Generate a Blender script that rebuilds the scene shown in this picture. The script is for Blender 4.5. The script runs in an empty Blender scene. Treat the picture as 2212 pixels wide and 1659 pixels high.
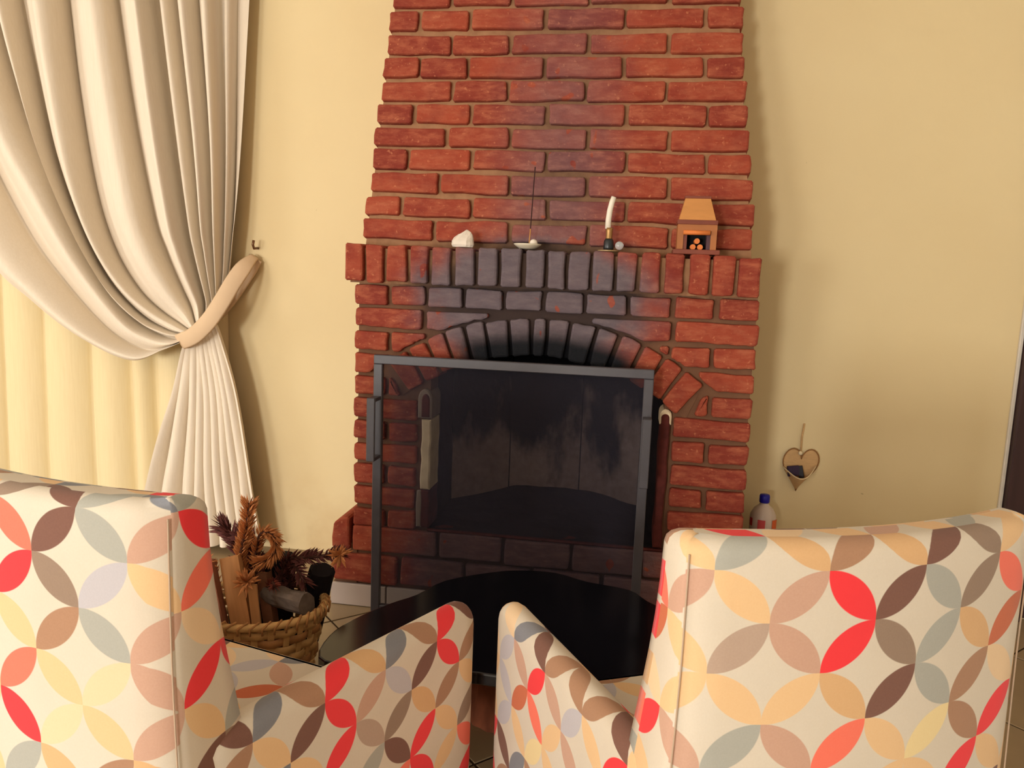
import bpy, math, random
from mathutils import Vector, Matrix, noise as mnoise
random.seed(7)
R = math.radians
SC = bpy.context.scene
COL = SC.collection

# ------------------------------------------------------------------ camera
cd = bpy.data.cameras.new('camera')
cam = bpy.data.objects.new('camera', cd); COL.objects.link(cam)
cr = Vector((0.98707, 0.15575, 0.03797)); cu = Vector((-0.05885, 0.13170, 0.98954)); cf = Vector((-0.14912, 0.97898, -0.13916))
M = Matrix((cr, cu, -cf)).transposed().to_4x4(); M.translation = (0.2337, -2.1882, 1.0418)
cam.matrix_world = M
cd.sensor_fit = 'HORIZONTAL'; cd.sensor_width = 36.0; cd.lens = 36.0 * 1661 / 2212
cd.clip_start = 0.02
SC.camera = cam

# ------------------------------------------------------------------ world, lights, exposure
wd = bpy.data.worlds.new('world'); SC.world = wd; wd.use_nodes = True
wd.node_tree.nodes['Background'].inputs[0].default_value = (0.75, 0.86, 1.0, 1)
wd.node_tree.nodes['Background'].inputs[1].default_value = 1.0
SC.view_settings.view_transform = 'Standard'; SC.view_settings.look = 'None'
SC.view_settings.exposure = -0.02; SC.view_settings.gamma = 1.0; SC.view_settings.use_curve_mapping = False
REAR = -7.2
def window_light(name, x, z, w, h, power, color):
    l = bpy.data.lights.new(name, 'AREA'); l.shape = 'RECTANGLE'; l.size = w; l.size_y = h
    l.energy = power; l.color = color
    o = bpy.data.objects.new(name, l); COL.objects.link(o)
    o.location = (x, REAR + 0.03, z); o.rotation_euler = (R(90), 0, 0)
    return o
window_light('garden_door_light', -1.85, 0.66, 0.74, 1.12, 170, (1.0, 0.985, 0.955))
window_light('terrace_door_light', -4.00, 0.72, 1.40, 1.24, 120, (1.0, 0.99, 0.97))

sl = window_light('side_window_light', 0, 1.15, 1.3, 1.3, 48, (1.0, 0.985, 0.96))
sl.location = (-4.97, -2.4, 1.15); sl.rotation_euler = (R(90), 0, R(-90))

# ------------------------------------------------------------------ helpers
def lin(c):
    c = c / 255.0
    return c / 12.92 if c <= 0.04045 else ((c + 0.055) / 1.055) ** 2.4
def rgb(r, g, b): return (lin(r), lin(g), lin(b), 1.0)

def mesh_obj(name, verts, faces, mat=None, parent=None, smooth=False, uvs=None, center=False):
    me = bpy.data.meshes.new(name)
    off = Vector((0, 0, 0))
    if center:
        n = len(verts); off = Vector((sum(v[0] for v in verts) / n, sum(v[1] for v in verts) / n, sum(v[2] for v in verts) / n))
        verts = [(v[0] - off.x, v[1] - off.y, v[2] - off.z) for v in verts]
    me.from_pydata([tuple(v) for v in verts], [], faces)
    if uvs is not None:
        ul = me.uv_layers.new(name='UVMap')
        for p in me.polygons:
            for li in p.loop_indices:
                ul.data[li].uv = uvs(p.index, me.loops[li].vertex_index) if callable(uvs) else uvs[me.loops[li].vertex_index]
    if smooth:
        me.polygons.foreach_set('use_smooth', [True] * len(me.polygons))
    me.validate()
    if mat: me.materials.append(mat)
    o = bpy.data.objects.new(name, me); COL.objects.link(o)
    o.location = off
    if parent: o.parent = parent
    return o
def empty(name, loc=(0, 0, 0), rz=0.0):
    o = bpy.data.objects.new(name, None); COL.objects.link(o)
    o.location = loc; o.rotation_euler = (0, 0, rz); o.empty_display_size = 0.05
    return o
def tag(o, label=None, cat=None, group=None, kind=None):
    if label: o['label'] = label
    if cat: o['category'] = cat
    if group: o['group'] = group
    if kind: o['kind'] = kind
    return o
class MB:
    """collects shapes for one mesh"""
    def __init__(s): s.v = []; s.f = []
    def add(s, v, f):
        k = len(s.v); s.v += [tuple(q) for q in v]; s.f += [tuple(i + k for i in q) for q in f]; return s
    def box(s, x0, x1, y0, y1, z0, z1, b=0.0):
        if b <= 0:
            v = [(x, y, z) for z in (z0, z1) for y in (y0, y1) for x in (x0, x1)]
            return s.add(v, [(0, 2, 3, 1), (4, 5, 7, 6), (0, 1, 5, 4), (2, 6, 7, 3), (0, 4, 6, 2), (1, 3, 7, 5)])
        # chamfered box: 24 vertices
        v = []; idx = {}
        for sx in (0, 1):
            for sy in (0, 1):
                for sz in (0, 1):
                    X = (x0, x1)[sx]; Y = (y0, y1)[sy]; Z = (z0, z1)[sz]
                    dx = b if sx == 0 else -b; dy = b if sy == 0 else -b; dz = b if sz == 0 else -b
                    idx[sx, sy, sz] = len(v)
                    v += [(X, Y + dy, Z + dz), (X + dx, Y, Z + dz), (X + dx, Y + dy, Z)]
        f = []
        for a in (0, 1):
            q = [idx[a, 0, 0], idx[a, 1, 0], idx[a, 1, 1], idx[a, 0, 1]]; f.append(q if a else q[::-1])
            q = [idx[0, a, 0] + 1, idx[1, a, 0] + 1, idx[1, a, 1] + 1, idx[0, a, 1] + 1]; f.append(q[::-1] if a else q)
            q = [idx[0, 0, a] + 2, idx[1, 0, a] + 2, idx[1, 1, a] + 2, idx[0, 1, a] + 2]; f.append(q if a else q[::-1])
        for a in (0, 1):
            for c in (0, 1):
                q = [idx[a, c, 0] + 0, idx[a, c, 1] + 0, idx[a, c, 1] + 1, idx[a, c, 0] + 1]; f.append(q if (a ^ c) else q[::-1])
                q = [idx[a, 0, c] + 0, idx[a, 1, c] + 0, idx[a, 1, c] + 2, idx[a, 0, c] + 2]; f.append(q[::-1] if (a ^ c) else q)
                q = [idx[0, a, c] + 1, idx[1, a, c] + 1, idx[1, a, c] + 2, idx[0, a, c] + 2]; f.append(q if (a ^ c) else q[::-1])
                for d in (0, 1):
                    q = [idx[a, c, d], idx[a, c, d] + 1, idx[a, c, d] + 2]; f.append(q if (a ^ c ^ d) else q[::-1])
        return s.add(v, f)
    def tube(s, pts, rad, n=8, cap=True):
        pts = [Vector(p) for p in pts]; rr = rad if isinstance(rad, (list, tuple)) else [rad] * len(pts)
        rings = []; prev = None
        for i, p in enumerate(pts):
            t = (pts[min(i + 1, len(pts) - 1)] - pts[max(i - 1, 0)]).normalized()
            if prev is None:
                a = Vector((0, 0, 1)) if abs(t.z) < .9 else Vector((1, 0, 0)); nrm = (a - t * a.dot(t)).normalized()
            else:
                nrm = prev - t * prev.dot(t)
                nrm = nrm.normalized() if nrm.length > 1e-6 else Vector((1, 0, 0))
            prev = nrm; bn = t.cross(nrm)
            rings.append([p + (nrm * math.cos(2 * math.pi * k / n) + bn * math.sin(2 * math.pi * k / n)) * rr[i] for k in range(n)])
        v = [q for r in rings for q in r]; f = []
        for i in range(len(rings) - 1):
            for k in range(n):
                f.append((i * n + k, i * n + (k + 1) % n, (i + 1) * n + (k + 1) % n, (i + 1) * n + k))
        if cap: f.append(tuple(range(n))[::-1]); f.append(tuple((len(rings) - 1) * n + k for k in range(n)))
        return s.add(v, f)
    def lathe(s, prof, c=(0, 0, 0), n=24):
        v = []; f = []
        for r, z in prof:
            for k in range(n): v.append((c[0] + r * math.cos(2 * math.pi * k / n), c[1] + r * math.sin(2 * math.pi * k / n), c[2] + z))
        for i in range(len(prof) - 1):
            for k in range(n): f.append((i * n + k, i * n + (k + 1) % n, (i + 1) * n + (k + 1) % n, (i + 1) * n + k))
        f.append(tuple(range(n))[::-1]); f.append(tuple((len(prof) - 1) * n + k for k in range(n)))
        return s.add(v, f)
    def prism(s, poly, y0, y1):      # polygon in x,z extruded along y
        n = len(poly); v = [(x, y0, z) for x, z in poly] + [(x, y1, z) for x, z in poly]
        f = [tuple(range(n)), tuple(range(2 * n - 1, n - 1, -1))] + [(i, i + n, (i + 1) % n + n, (i + 1) % n) for i in range(n)]
        return s.add(v, f)
    def slab(s, poly, z0, z1, b=0.0):     # polygon in x,y (counter-clockwise) extruded along z
        n = len(poly); rings = []
        lv = [(0, z0), (0, z1)] if b <= 0 else [(b, z0), (0, z0 + b), (0, z1 - b), (b * .3, z1 - b * .3), (b, z1)]
        for ins, z in lv: rings += [(x, y, z) for x, y in inset(poly, ins)]
        f = [tuple(range(n))[::-1], tuple(range((len(lv) - 1) * n, len(lv) * n))]
        for k in range(len(lv) - 1):
            f += [(k * n + i, k * n + (i + 1) % n, (k + 1) * n + (i + 1) % n, (k + 1) * n + i) for i in range(n)]
        return s.add(rings, f)
    def sphere(s, c, r, n=12, m=8, sq=(1, 1, 1)):
        prof = [(max(1e-4, math.sin(math.pi * i / m)) * r, -math.cos(math.pi * i / m) * r) for i in range(m + 1)]
        k0 = len(s.v); s.lathe(prof, (0, 0, 0), n)
        for i in range(k0, len(s.v)):
            q = s.v[i]; s.v[i] = (c[0] + q[0] * sq[0], c[1] + q[1] * sq[1], c[2] + q[2] * sq[2])
        return s
    def build(s, name, mat, parent=None, smooth=False, center=False, uvs=None):
        return mesh_obj(name, s.v, s.f, mat, parent, smooth, uvs, center)
def inset(poly, d):
    if d == 0: return list(poly)
    n = len(poly); out = []
    for i in range(n):
        a, b, c = Vector(poly[i - 1]), Vector(poly[i]), Vector(poly[(i + 1) % n])
        e1 = (b - a).normalized(); e2 = (c - b).normalized()
        n1 = Vector((-e1.y, e1.x)); n2 = Vector((-e2.y, e2.x))
        m = n1 + n2
        m = m.normalized() if m.length > 1e-6 else n1
        k = max(0.45, m.dot(n1))
        out.append(tuple(b + m * (d / k)))
    return out
def lerp(a, b, t): return a + (b - a) * t
def sstep(a, b, x):
    t = max(0.0, min(1.0, (x - a) / (b - a))); return t * t * (3 - 2 * t)

# ---- node helpers
class NT:
    def __init__(s, name):
        s.m = bpy.data.materials.new(name); s.m.use_nodes = True; s.t = s.m.node_tree; s.n = s.t.nodes; s.l = s.t.links
        s.b = s.n['Principled BSDF']
    def set(s, sock, val):
        if isinstance(val, bpy.types.NodeSocket): s.l.new(val, sock)
        else: sock.default_value = val
    def math(s, op, a, b=0.0, c=0.0):
        q = s.n.new('ShaderNodeMath'); q.operation = op
        s.set(q.inputs[0], a); s.set(q.inputs[1], b); s.set(q.inputs[2], c); return q.outputs[0]
    def ramp01(s, v, a, b, lo=0.0, hi=1.0):
        q = s.n.new('ShaderNodeMapRange'); q.interpolation_type = 'SMOOTHSTEP'
        s.set(q.inputs[0], v); q.inputs[1].default_value = a; q.inputs[2].default_value = b
        q.inputs[3].default_value = lo; q.inputs[4].default_value = hi; return q.outputs[0]
    def noise(s, vec, scale, detail=3, rough=.55, which=0):
        q = s.n.new('ShaderNodeTexNoise'); q.inputs['Scale'].default_value = scale; q.inputs['Detail'].default_value = detail
        q.inputs['Roughness'].default_value = rough
        if vec is not None: s.l.new(vec, q.inputs['Vector'])
        return q.outputs[which]
    def mix(s, f, a, b, mode='MIX'):
        q = s.n.new('ShaderNodeMix'); q.data_type = 'RGBA'; q.blend_type = mode
        s.set(q.inputs[0], f); s.set(q.inputs[6], a); s.set(q.inputs[7], b); return q.outputs[2]
    def pos(s):
        g = s.n.new('ShaderNodeNewGeometry'); sp = s.n.new('ShaderNodeSeparateXYZ'); s.l.new(g.outputs['Position'], sp.inputs[0])
        return g.outputs['Position'], sp.outputs[0], sp.outputs[1], sp.outputs[2]
    def obj(s):
        q = s.n.new('ShaderNodeTexCoord'); return q.outputs['Object']
    def scale(s, vec, v):
        q = s.n.new('ShaderNodeVectorMath'); q.operation = 'MULTIPLY'; s.l.new(vec, q.inputs[0]); q.inputs[1].default_value = v; return q.outputs[0]
    def rnd(s):
        return s.n.new('ShaderNodeObjectInfo').outputs['Random']
    def bump(s, h, strength=.3, dist=.01):
        q = s.n.new('ShaderNodeBump'); q.inputs['Strength'].default_value = strength; q.inputs['Distance'].default_value = dist
        s.l.new(h, q.inputs['Height']); s.l.new(q.outputs[0], s.b.inputs['Normal'])
    def out(s, color, rough=.6, spec=.4, metal=0.0):
        s.set(s.b.inputs['Base Color'], color); s.set(s.b.inputs['Roughness'], rough)
        s.b.inputs['Specular IOR Level'].default_value = spec; s.b.inputs['Metallic'].default_value = metal
        return s.m
def simple(name, c, rough=.6, spec=.3, metal=0.0, var=.12, nscale=18, bump=0.0, stretch=(1, 1, 1)):
    t = NT(name); v = t.scale(t.obj(), stretch); n = t.noise(v, nscale)
    dk = tuple(k * (1 - var * 1.6) for k in c[:3]) + (1,); lt = tuple(min(1, k * (1 + var * .8)) for k in c[:3]) + (1,)
    if bump: t.bump(n, bump, .006)
    return t.out(t.mix(n, dk, lt), rough, spec, metal)

# ------------------------------------------------------------------ materials
def soot_masks(t):
    P, x, y, z = t.pos()
    nz = t.noise(P, 9, 4); wob = t.math('MULTIPLY', t.math('SUBTRACT', nz, .5), .55)
    ex = t.math('DIVIDE', t.math('ADD', x, .05), .40); ez = t.math('DIVIDE', t.math('SUBTRACT', z, .975), .215)
    e = t.math('SQRT', t.math('ADD', t.math('MULTIPLY', ex, ex), t.math('MULTIPLY', ez, ez)))
    blob = t.ramp01(t.math('ADD', e, wob), .62, 1.12, 1, 0)
    ax = t.math('ABSOLUTE', t.math('ADD', t.math('SUBTRACT', x, .0), t.math('MULTIPLY', wob, .1)))
    plume = t.math('MULTIPLY', t.ramp01(ax, .03, .26, 1, 0), t.ramp01(z, 1.12, 2.1, .62, .22))
    plume = t.math('MULTIPLY', plume, t.ramp01(z, 1.05, 1.15, 0, 1))
    hearth = t.math('MULTIPLY', t.ramp01(t.math('ADD', t.math('ABSOLUTE', x), t.math('MULTIPLY', wob, .3)), .30, .46, .8, 0), t.ramp01(z, .30, .26))
    soot = t.math('MAXIMUM', t.math('MAXIMUM', blob, plume), hearth)
    dx = t.math('ADD', x, .027); dz = t.math('SUBTRACT', z, .18)
    r = t.math('SQRT', t.math('ADD', t.math('MULTIPLY', dx, dx), t.math('MULTIPLY', dz, dz)))
    black = t.math('MULTIPLY', t.ramp01(t.math('ADD', r, t.math('MULTIPLY', wob, .05)), .728, .668, 0, 1), t.ramp01(t.math('ABSOLUTE', t.math('SUBTRACT', x, .0)), .34, .2, 0, 1))
    black = t.math('MULTIPLY', black, t.ramp01(z, .56, .66))
    return P, soot, black
def brick_material():
    t = NT('brick_clay'); P, soot, black = soot_masks(t)
    rn = t.rnd()
    c = t.mix(rn, rgb(158, 70, 46), rgb(130, 52, 38))
    n1 = t.noise(t.scale(P, (.55, 1, 1.6)), 34, 5, .65)
    c = t.mix(t.ramp01(n1, .38, .75), c, rgb(172, 94, 66))
    n2 = t.noise(P, 14, 3)
    c = t.mix(t.ramp01(n2, .42, .72, 0, .55), c, rgb(120, 40, 32))
    n3 = t.noise(P, 90, 2)
    c = t.mix(t.ramp01(n3, .62, .75, 0, .5), c, rgb(205, 130, 92))
    sc = t.mix(n1, rgb(66, 64, 72), rgb(118, 112, 116))
    chip = t.ramp01(t.noise(P, 26, 0), .735, .755)
    c = t.mix(t.math('MULTIPLY', t.math('MULTIPLY', soot, .9), t.math('SUBTRACT', 1.0, t.math('MULTIPLY', chip, .8))), c, sc)
    c = t.mix(black, c, rgb(16, 17, 22))
    t.bump(t.math('ADD', n1, t.math('MULTIPLY', n3, .5)), .55, .006)
    return t.out(c, .82, .25)
def mortar_material():
    t = NT('lime_mortar'); P, soot, black = soot_masks(t)
    n = t.noise(P, 30, 4)
    c = t.mix(n, rgb(132, 92, 66), rgb(182, 138, 100)); P2, x2, y2, z2 = t.pos()
    c = t.mix(t.ramp01(t.math('ADD', z2, t.math('MULTIPLY', n, .12)), 1.12, 1.02, 0, .7), c, rgb(92, 60, 46))
    c = t.mix(t.math('MULTIPLY', soot, .85), c, rgb(44, 40, 42))
    c = t.mix(black, c, rgb(12, 12, 16))
    t.bump(n, .5, .004)
    return t.out(c, .9, .15)
def soot_panel_material():
    t = NT('firebox_refractory'); P, x, y, z = t.pos()
    n = t.noise(t.scale(P, (1, 1, .45)), 9, 4); n2 = t.noise(P, 40, 3)
    h = t.math('ADD', z, t.math('MULTIPLY', t.math('SUBTRACT', n, .5), .75))
    f = t.ramp01(h, .42, .60)
    c = t.mix(f, t.mix(n2, rgb(128, 108, 102), rgb(176, 152, 142)), rgb(22, 22, 26))
    t.bump(n2, .3, .004)
    return t.out(c, .9, .1)
def wall_material():
    t = NT('yellow_plaster'); P, x, y, z = t.pos()
    n = t.noise(P, 2.2, 3); n2 = t.noise(P, 160, 2)
    c = t.mix(n, rgb(224, 200, 152), rgb(232, 212, 166))
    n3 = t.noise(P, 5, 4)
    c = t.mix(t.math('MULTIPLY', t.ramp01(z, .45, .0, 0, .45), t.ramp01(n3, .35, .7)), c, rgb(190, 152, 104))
    spots = t.noise(P, 38, 1)
    c = t.mix(t.ramp01(spots, .80, .84, 0, .5), c, rgb(120, 92, 62))
    t.bump(n2, .08, .002)
    return t.out(c, .75, .2)
def curtain_material(name, a, b):
    t = NT(name); v = t.obj(); n = t.noise(t.scale(v, (60, 60, 3)), 3, 3); w = t.noise(v, 260, 2)
    t.bump(w, .12, .001)
    m = t.out(t.mix(n, a, b), .85, .1)
    t.b.inputs['Sheen Weight'].default_value = .15
    return m
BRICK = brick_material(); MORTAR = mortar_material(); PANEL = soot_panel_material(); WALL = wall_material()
CURT_F = curtain_material('cream_curtain_cloth', rgb(226, 210, 186), rgb(238, 224, 204))
CURT_B = curtain_material('yellow_lining_cloth', rgb(228, 206, 158), rgb(238, 220, 176))
IRON = simple('black_iron', rgb(72, 68, 72), .42, .5, .0, .15, 30)
WHITE_TILE = simple('white_glazed_tile', rgb(196, 178, 166), .35, .5, 0, .08, 6)
FLOOR_TILE = simple('beige_floor_tile', rgb(170, 146, 112), .28, .5, 0, .10, 7)
GROUT = simple('dark_grout', rgb(86, 66, 52), .9, .1)
CEIL = simple('ceiling_paint', rgb(244, 240, 232), .8, .2, 0, .03, 3)
DARKWOOD = simple('dark_stained_wood', rgb(62, 36, 34), .5, .4, 0, .3, 6, .1, (6, 6, .4))
ASH = simple('ash', rgb(46, 42, 46), .95, .1, 0, .4, 20, .4)
CREAMSTRIP = simple('cream_plaster_edge', rgb(240, 214, 178), .85, .15, 0, .25, 26, .4)
GREYPLASTER = simple('grey_plaster', rgb(150, 132, 118), .9, .1, 0, .25, 22, .4)
MAROON = simple('sooty_maroon_plaster', rgb(96, 44, 38), .85, .15, 0, .5, 24, .4)
PAINT = simple('pale_wall_paint', rgb(240, 234, 222), .8, .2, 0, .03, 3)
BLACK_TOP = simple('black_polished_top', rgb(14, 13, 18), .16, .5, 0, .3, 9)
BASKET = simple('split_cane', rgb(224, 176, 112), .6, .3, 0, .3, 30, .2)
BASKET_D = simple('split_cane_dark', rgb(196, 138, 82), .6, .3, 0, .35, 30, .2)
PINE = simple('split_pine_wood', rgb(206, 146, 92), .7, .2, 0, .3, 14, .3, (3, 3, .25))
BARK = simple('rough_bark', rgb(84, 52, 40), .95, .1, 0, .6, 22, 1.0, (1, 1, .4))
GREYBARK = simple('grey_weathered_bark', rgb(124, 108, 96), .95, .1, 0, .4, 26, .8)
DRYLEAF = simple('dry_orange_leaves', rgb(214, 140, 84), .7, .2, 0, .4, 60)
DARKLEAF = simple('dry_maroon_leaves', rgb(108, 60, 54), .7, .2, 0, .4, 60)
STEM = simple('twig', rgb(78, 48, 38), .8, .2)
CHAR = simple('charred_wood', rgb(34, 28, 30), .9, .15, 0, .4, 20, .6)

# ------------------------------------------------------------------ the printed fabric
CREAM = (226, 214, 194)
pal = dict(t=(236, 196, 146), l=(240, 208, 166), o=(222, 178, 128), p=(206, 164, 140), u=(188, 162, 142), b=(176, 134, 104), d=(128, 90, 76),
           g=(176, 174, 162), s=(134, 134, 138), r=(246, 62, 66), c=(250, 122, 98), q=(206, 112, 76), y=(240, 216, 160), v=(196, 190, 192), k=(154, 130, 110))
# one string of eight cells for each band of the print, lowest band first
BANDS = ['ttdgttrt',   # 0
         'pgpctybr',   # 1  grey chair back facing the door
         'tttodgbl',   # 2
         'uukrkgot',   # 3  (edited below)
         'ptprdgkc',   # 4
         'tgobodkt',   # 5
         'trltptgt',   # 6  chair by the curtain
         'tctlprrr',   # 7
         'ttbgpltt',   # 8
         'trkvtcrt',   # 9
         'tcdgprcr',   # 10
         'tkdgsgdr',   # 11
         'btstruko',   # 12 its arm
         'rbtdrpvd',   # 13
         'rdsbrosb',   # 14
         'tvtytcyt',   # 15 other arm
         'tvqctptt',   # 16
         'lvprpvtr',   # 17
         'tlsdbbbd']   # 18
BANDS[3] = 'puprkgoc'; BANDS[3] = 'tup' + 'rkg' + 'oq'
def fabric_material():
    t = NT('petal_print_fabric')
    uv = t.n.new('ShaderNodeTexCoord').outputs['UV']; sp = t.n.new('ShaderNodeSeparateXYZ'); t.l.new(uv, sp.inputs[0])
    u, v = sp.outputs[0], sp.outputs[1]
    fu0, fv0 = t.math('FLOOR', u), t.math('FLOOR', v)
    fx, fy = t.math('SUBTRACT', u, fu0), t.math('SUBTRACT', v, fv0)
    par = t.math('FLOORED_MODULO', t.math('ADD', fu0, fv0), 2.0)
    x = t.math('ABSOLUTE', t.math('SUBTRACT', fx, par))
    def inside(px, py):
        dx = t.math('SUBTRACT', x, px); dy = t.math('SUBTRACT', fy, py)
        d = t.math('SQRT', t.math('ADD', t.math('MULTIPLY', dx, dx), t.math('MULTIPLY', dy, dy)))
        return t.ramp01(d, 1.022, .998)
    petal = t.math('MULTIPLY', inside(1, 0), inside(0, 1))
    nb = len(BANDS)
    band = t.math('FLOORED_MODULO', fv0, float(nb))
    fac = t.math('DIVIDE', t.math('ADD', t.math('FLOORED_MODULO', fu0, 8.0), .5), 8.0)
    col = None
    for k, row in enumerate(BANDS):
        r = t.n.new('ShaderNodeValToRGB'); r.color_ramp.interpolation = 'CONSTANT'; t.l.new(fac, r.inputs[0])
        el = r.color_ramp.elements
        el[0].position = 0.0; el[0].color = rgb(*pal[row[0]]); el[1].position = 1 / 8; el[1].color = rgb(*pal[row[1]])
        for i in range(2, 8):
            e = el.new(i / 8); e.color = rgb(*pal[row[i]])
        col = r.outputs[0] if col is None else t.mix(t.math('COMPARE', band, float(k), .1), col, r.outputs[0])
    n = t.noise(t.obj(), 420, 2); n2 = t.noise(t.obj(), 7, 3)
    base = t.mix(n2, rgb(216, 202, 180), rgb(*CREAM))
    c = t.mix(petal, base, col)
    c = t.mix(.12, c, t.mix(n, (.1, .08, .07, 1), (1, 1, 1, 1)), 'SOFT_LIGHT')
    h = t.noise(t.obj(), 9, 3)
    t.bump(h, .12, .012)
    m = t.out(c, .82, .2)
    t.b.inputs['Sheen Weight'].default_value = .12
    return m
FABRIC = fabric_material(); SEAM = simple('seam_cord', rgb(198, 172, 146), .85, .1)

# ------------------------------------------------------------------ the room
WY = 0.42          # face of the back wall
XL, XR, H = -5.0, 2.6, 2.7
def struct(o): o['kind'] = 'structure'; return o
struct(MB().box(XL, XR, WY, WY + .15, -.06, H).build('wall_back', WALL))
wl = MB().box(XL - .15, XL, REAR - .15, -3.07, 0, H).box(XL - .15, XL, -1.73, WY + .15, 0, H)
wl.box(XL - .15, XL, -3.07, -1.73, 0, .48).box(XL - .15, XL, -3.07, -1.73, 1.82, H)
struct(wl.build('wall_left', PAINT))
struct(MB().box(XR, XR + .15, REAR - .15, WY + .15, -.06, H).build('wall_right', PAINT))
wr = MB()
wr.box(XL, -4.72, REAR - .15, REAR, 0, H).box(-3.28, -2.24, REAR - .15, REAR, 0, H).box(-1.46, XR, REAR - .15, REAR, 0, H)
wr.box(-4.72, -3.28, REAR - .15, REAR, 1.36, H).box(-2.24, -1.46, REAR - .15, REAR, 1.24, H)
wr.box(-4.72, -3.28, REAR - .15, REAR, 0, .08).box(-2.24, -1.46, REAR - .15, REAR, 0, .08)
struct(wr.build('wall_rear', PAINT))
struct(MB().box(XL, XR, REAR, WY, H, H + .12).build('ceiling', CEIL))
floor = struct(MB().box(XL, XR, REAR, WY, -.06, -.004).build('floor', GROUT))
# diagonal floor tiles, as far as the photograph shows the floor
ts, gap = .40, .006
base = Vector((-.045, -.69)); a1 = Vector((math.cos(R(44)), math.sin(R(44)))); a2 = Vector((-a1.y, a1.x))
def clip_poly(poly, ax, lim, keep_less):
    out = []
    for i in range(len(poly)):
        p, q = poly[i - 1], poly[i]
        ip = (p[ax] <= lim) == keep_less; iq = (q[ax] <= lim) == keep_less
        if ip != iq:
            k = (lim - p[ax]) / (q[ax] - p[ax]); out.append((lerp(p[0], q[0], k), lerp(p[1], q[1], k)))
        if iq: out.append(tuple(q))
    return out
rest = MB()
for i in range(-26, 27):
    for j in range(-26, 27):
        c0 = base + a1 * (ts * i + gap / 2) + a2 * (ts * j + gap / 2)
        pl = [c0, c0 + a1 * (ts - gap), c0 + a1 * (ts - gap) + a2 * (ts - gap), c0 + a2 * (ts - gap)]
        pl = [(q.x, q.y) for q in pl]
        for ax, lim, less in ((1, WY - .002, True), (1, REAR + .002, False), (0, XL + .002, False), (0, XR - .002, True)):
            if pl: pl = clip_poly(pl, ax, lim, less)
        if len(pl) < 3 or max(q[1] for q in pl) - min(q[1] for q in pl) < .02 or max(q[0] for q in pl) - min(q[0] for q in pl) < .02: continue
        cx_, cy_ = sum(q[0] for q in pl) / len(pl), sum(q[1] for q in pl) / len(pl)
        if cy_ > -2.6 and cx_ > -3.2: MB().slab(pl, -.004, 0.0, .0015).build('tile', FLOOR_TILE, floor)
        else: rest.slab(pl, -.004, 0.0, .0015)
tag(rest.build('tile_field', FLOOR_TILE, floor), kind='stuff')
# dark door frame on the back wall
df = empty('door_1', (1.55, WY, 0)); struct(df)
DX = 1.437 - 1.55
MB().box(DX, DX + .09, -.035, 0, 0, 2.1, .004).build('door_frame', DARKWOOD, df)
MB().box(DX + .885, DX + .975, -.035, 0, 0, 2.1, .004).build('door_frame', DARKWOOD, df)
MB().box(DX + .09, DX + .885, -.035, 0, 2.01, 2.1, .004).build('door_frame', DARKWOOD, df)
MB().box(DX + .095, DX + .88, -.02, 0, .01, 2.005, .003).build('door_leaf', DARKWOOD, df)
struct(MB().box(DX + 1.55 - .012, DX + 1.55 - .001, WY - .012, WY - .0005, 0, 2.1, .002).build('trim_1', simple('white_trim', rgb(226, 216, 200), .5)))

# ------------------------------------------------------------------ the brick fireplace
fire = tag(empty('brick_fireplace', (0, 0, 0)), 'red brick fireplace with soot-blackened arch, soldier-course mantel and tapering chimney hood', 'fireplace')
def brick(poly, parent, frame=None, face=0.0, depth=.09, jit=.0026, name='brick', ins=.006, mat=None):
    """polygon (u,v) counter-clockwise seen from the front; w runs toward the viewer"""
    pts = [(x + random.uniform(-jit, jit), z + random.uniform(-jit, jit)) for x, z in poly]
    # extra points on long edges make the arris uneven
    q = []
    for i in range(len(pts)):
        a, b = pts[i], pts[(i + 1) % len(pts)]; q.append(a)
        L = math.dist(a, b)
        if L > .03:
            k = 2 if L > .12 else 1
            for j in range(1, k + 1):
                s = j / (k + 1); q.append((lerp(a[0], b[0], s) + random.uniform(-jit, jit), lerp(a[1], b[1], s) + random.uniform(-jit, jit)))
    # cut the corners a little
    q2 = []
    n = len(q)
    for i in range(n):
        a, b, c = Vector(q[i - 1]), Vector(q[i]), Vector(q[(i + 1) % n])
        if abs((b - a).angle(c - b, 0)) > .6:
            r = min(.005, (b - a).length * .3, (c - b).length * .3)
            q2 += [tuple(b + (a - b).normalized() * r), tuple(b + (c - b).normalized() * r)]
        else: q2.append(tuple(b))
    n = len(q2)
    pr = random.uniform(-.0025, .0025)
    lv = [(0, -depth), (0, -.006), (ins * .3, -.0018), (ins, 0)]
    v = []
    fr = frame or (lambda u, w, z: (u, face - w, z))
    for ins_, w in lv:
        for (x, z) in inset(q2, ins_): v.append(fr(x, w + pr, z))
    f = [tuple(range(n))[::-1], tuple(range(3 * n, 4 * n))]
    for k in range(3): f += [(k * n + i, k * n + (i + 1) % n, (k + 1) * n + (i + 1) % n, (k + 1) * n + i) for i in range(n)]
    return mesh_obj(name, v, f, mat or BRICK, parent, False, None, True)
def rect(x0, x1, z0, z1): return [(x0, z0), (x1, z0), (x1, z1), (x0, z1)]
J = .012   # joint

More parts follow.
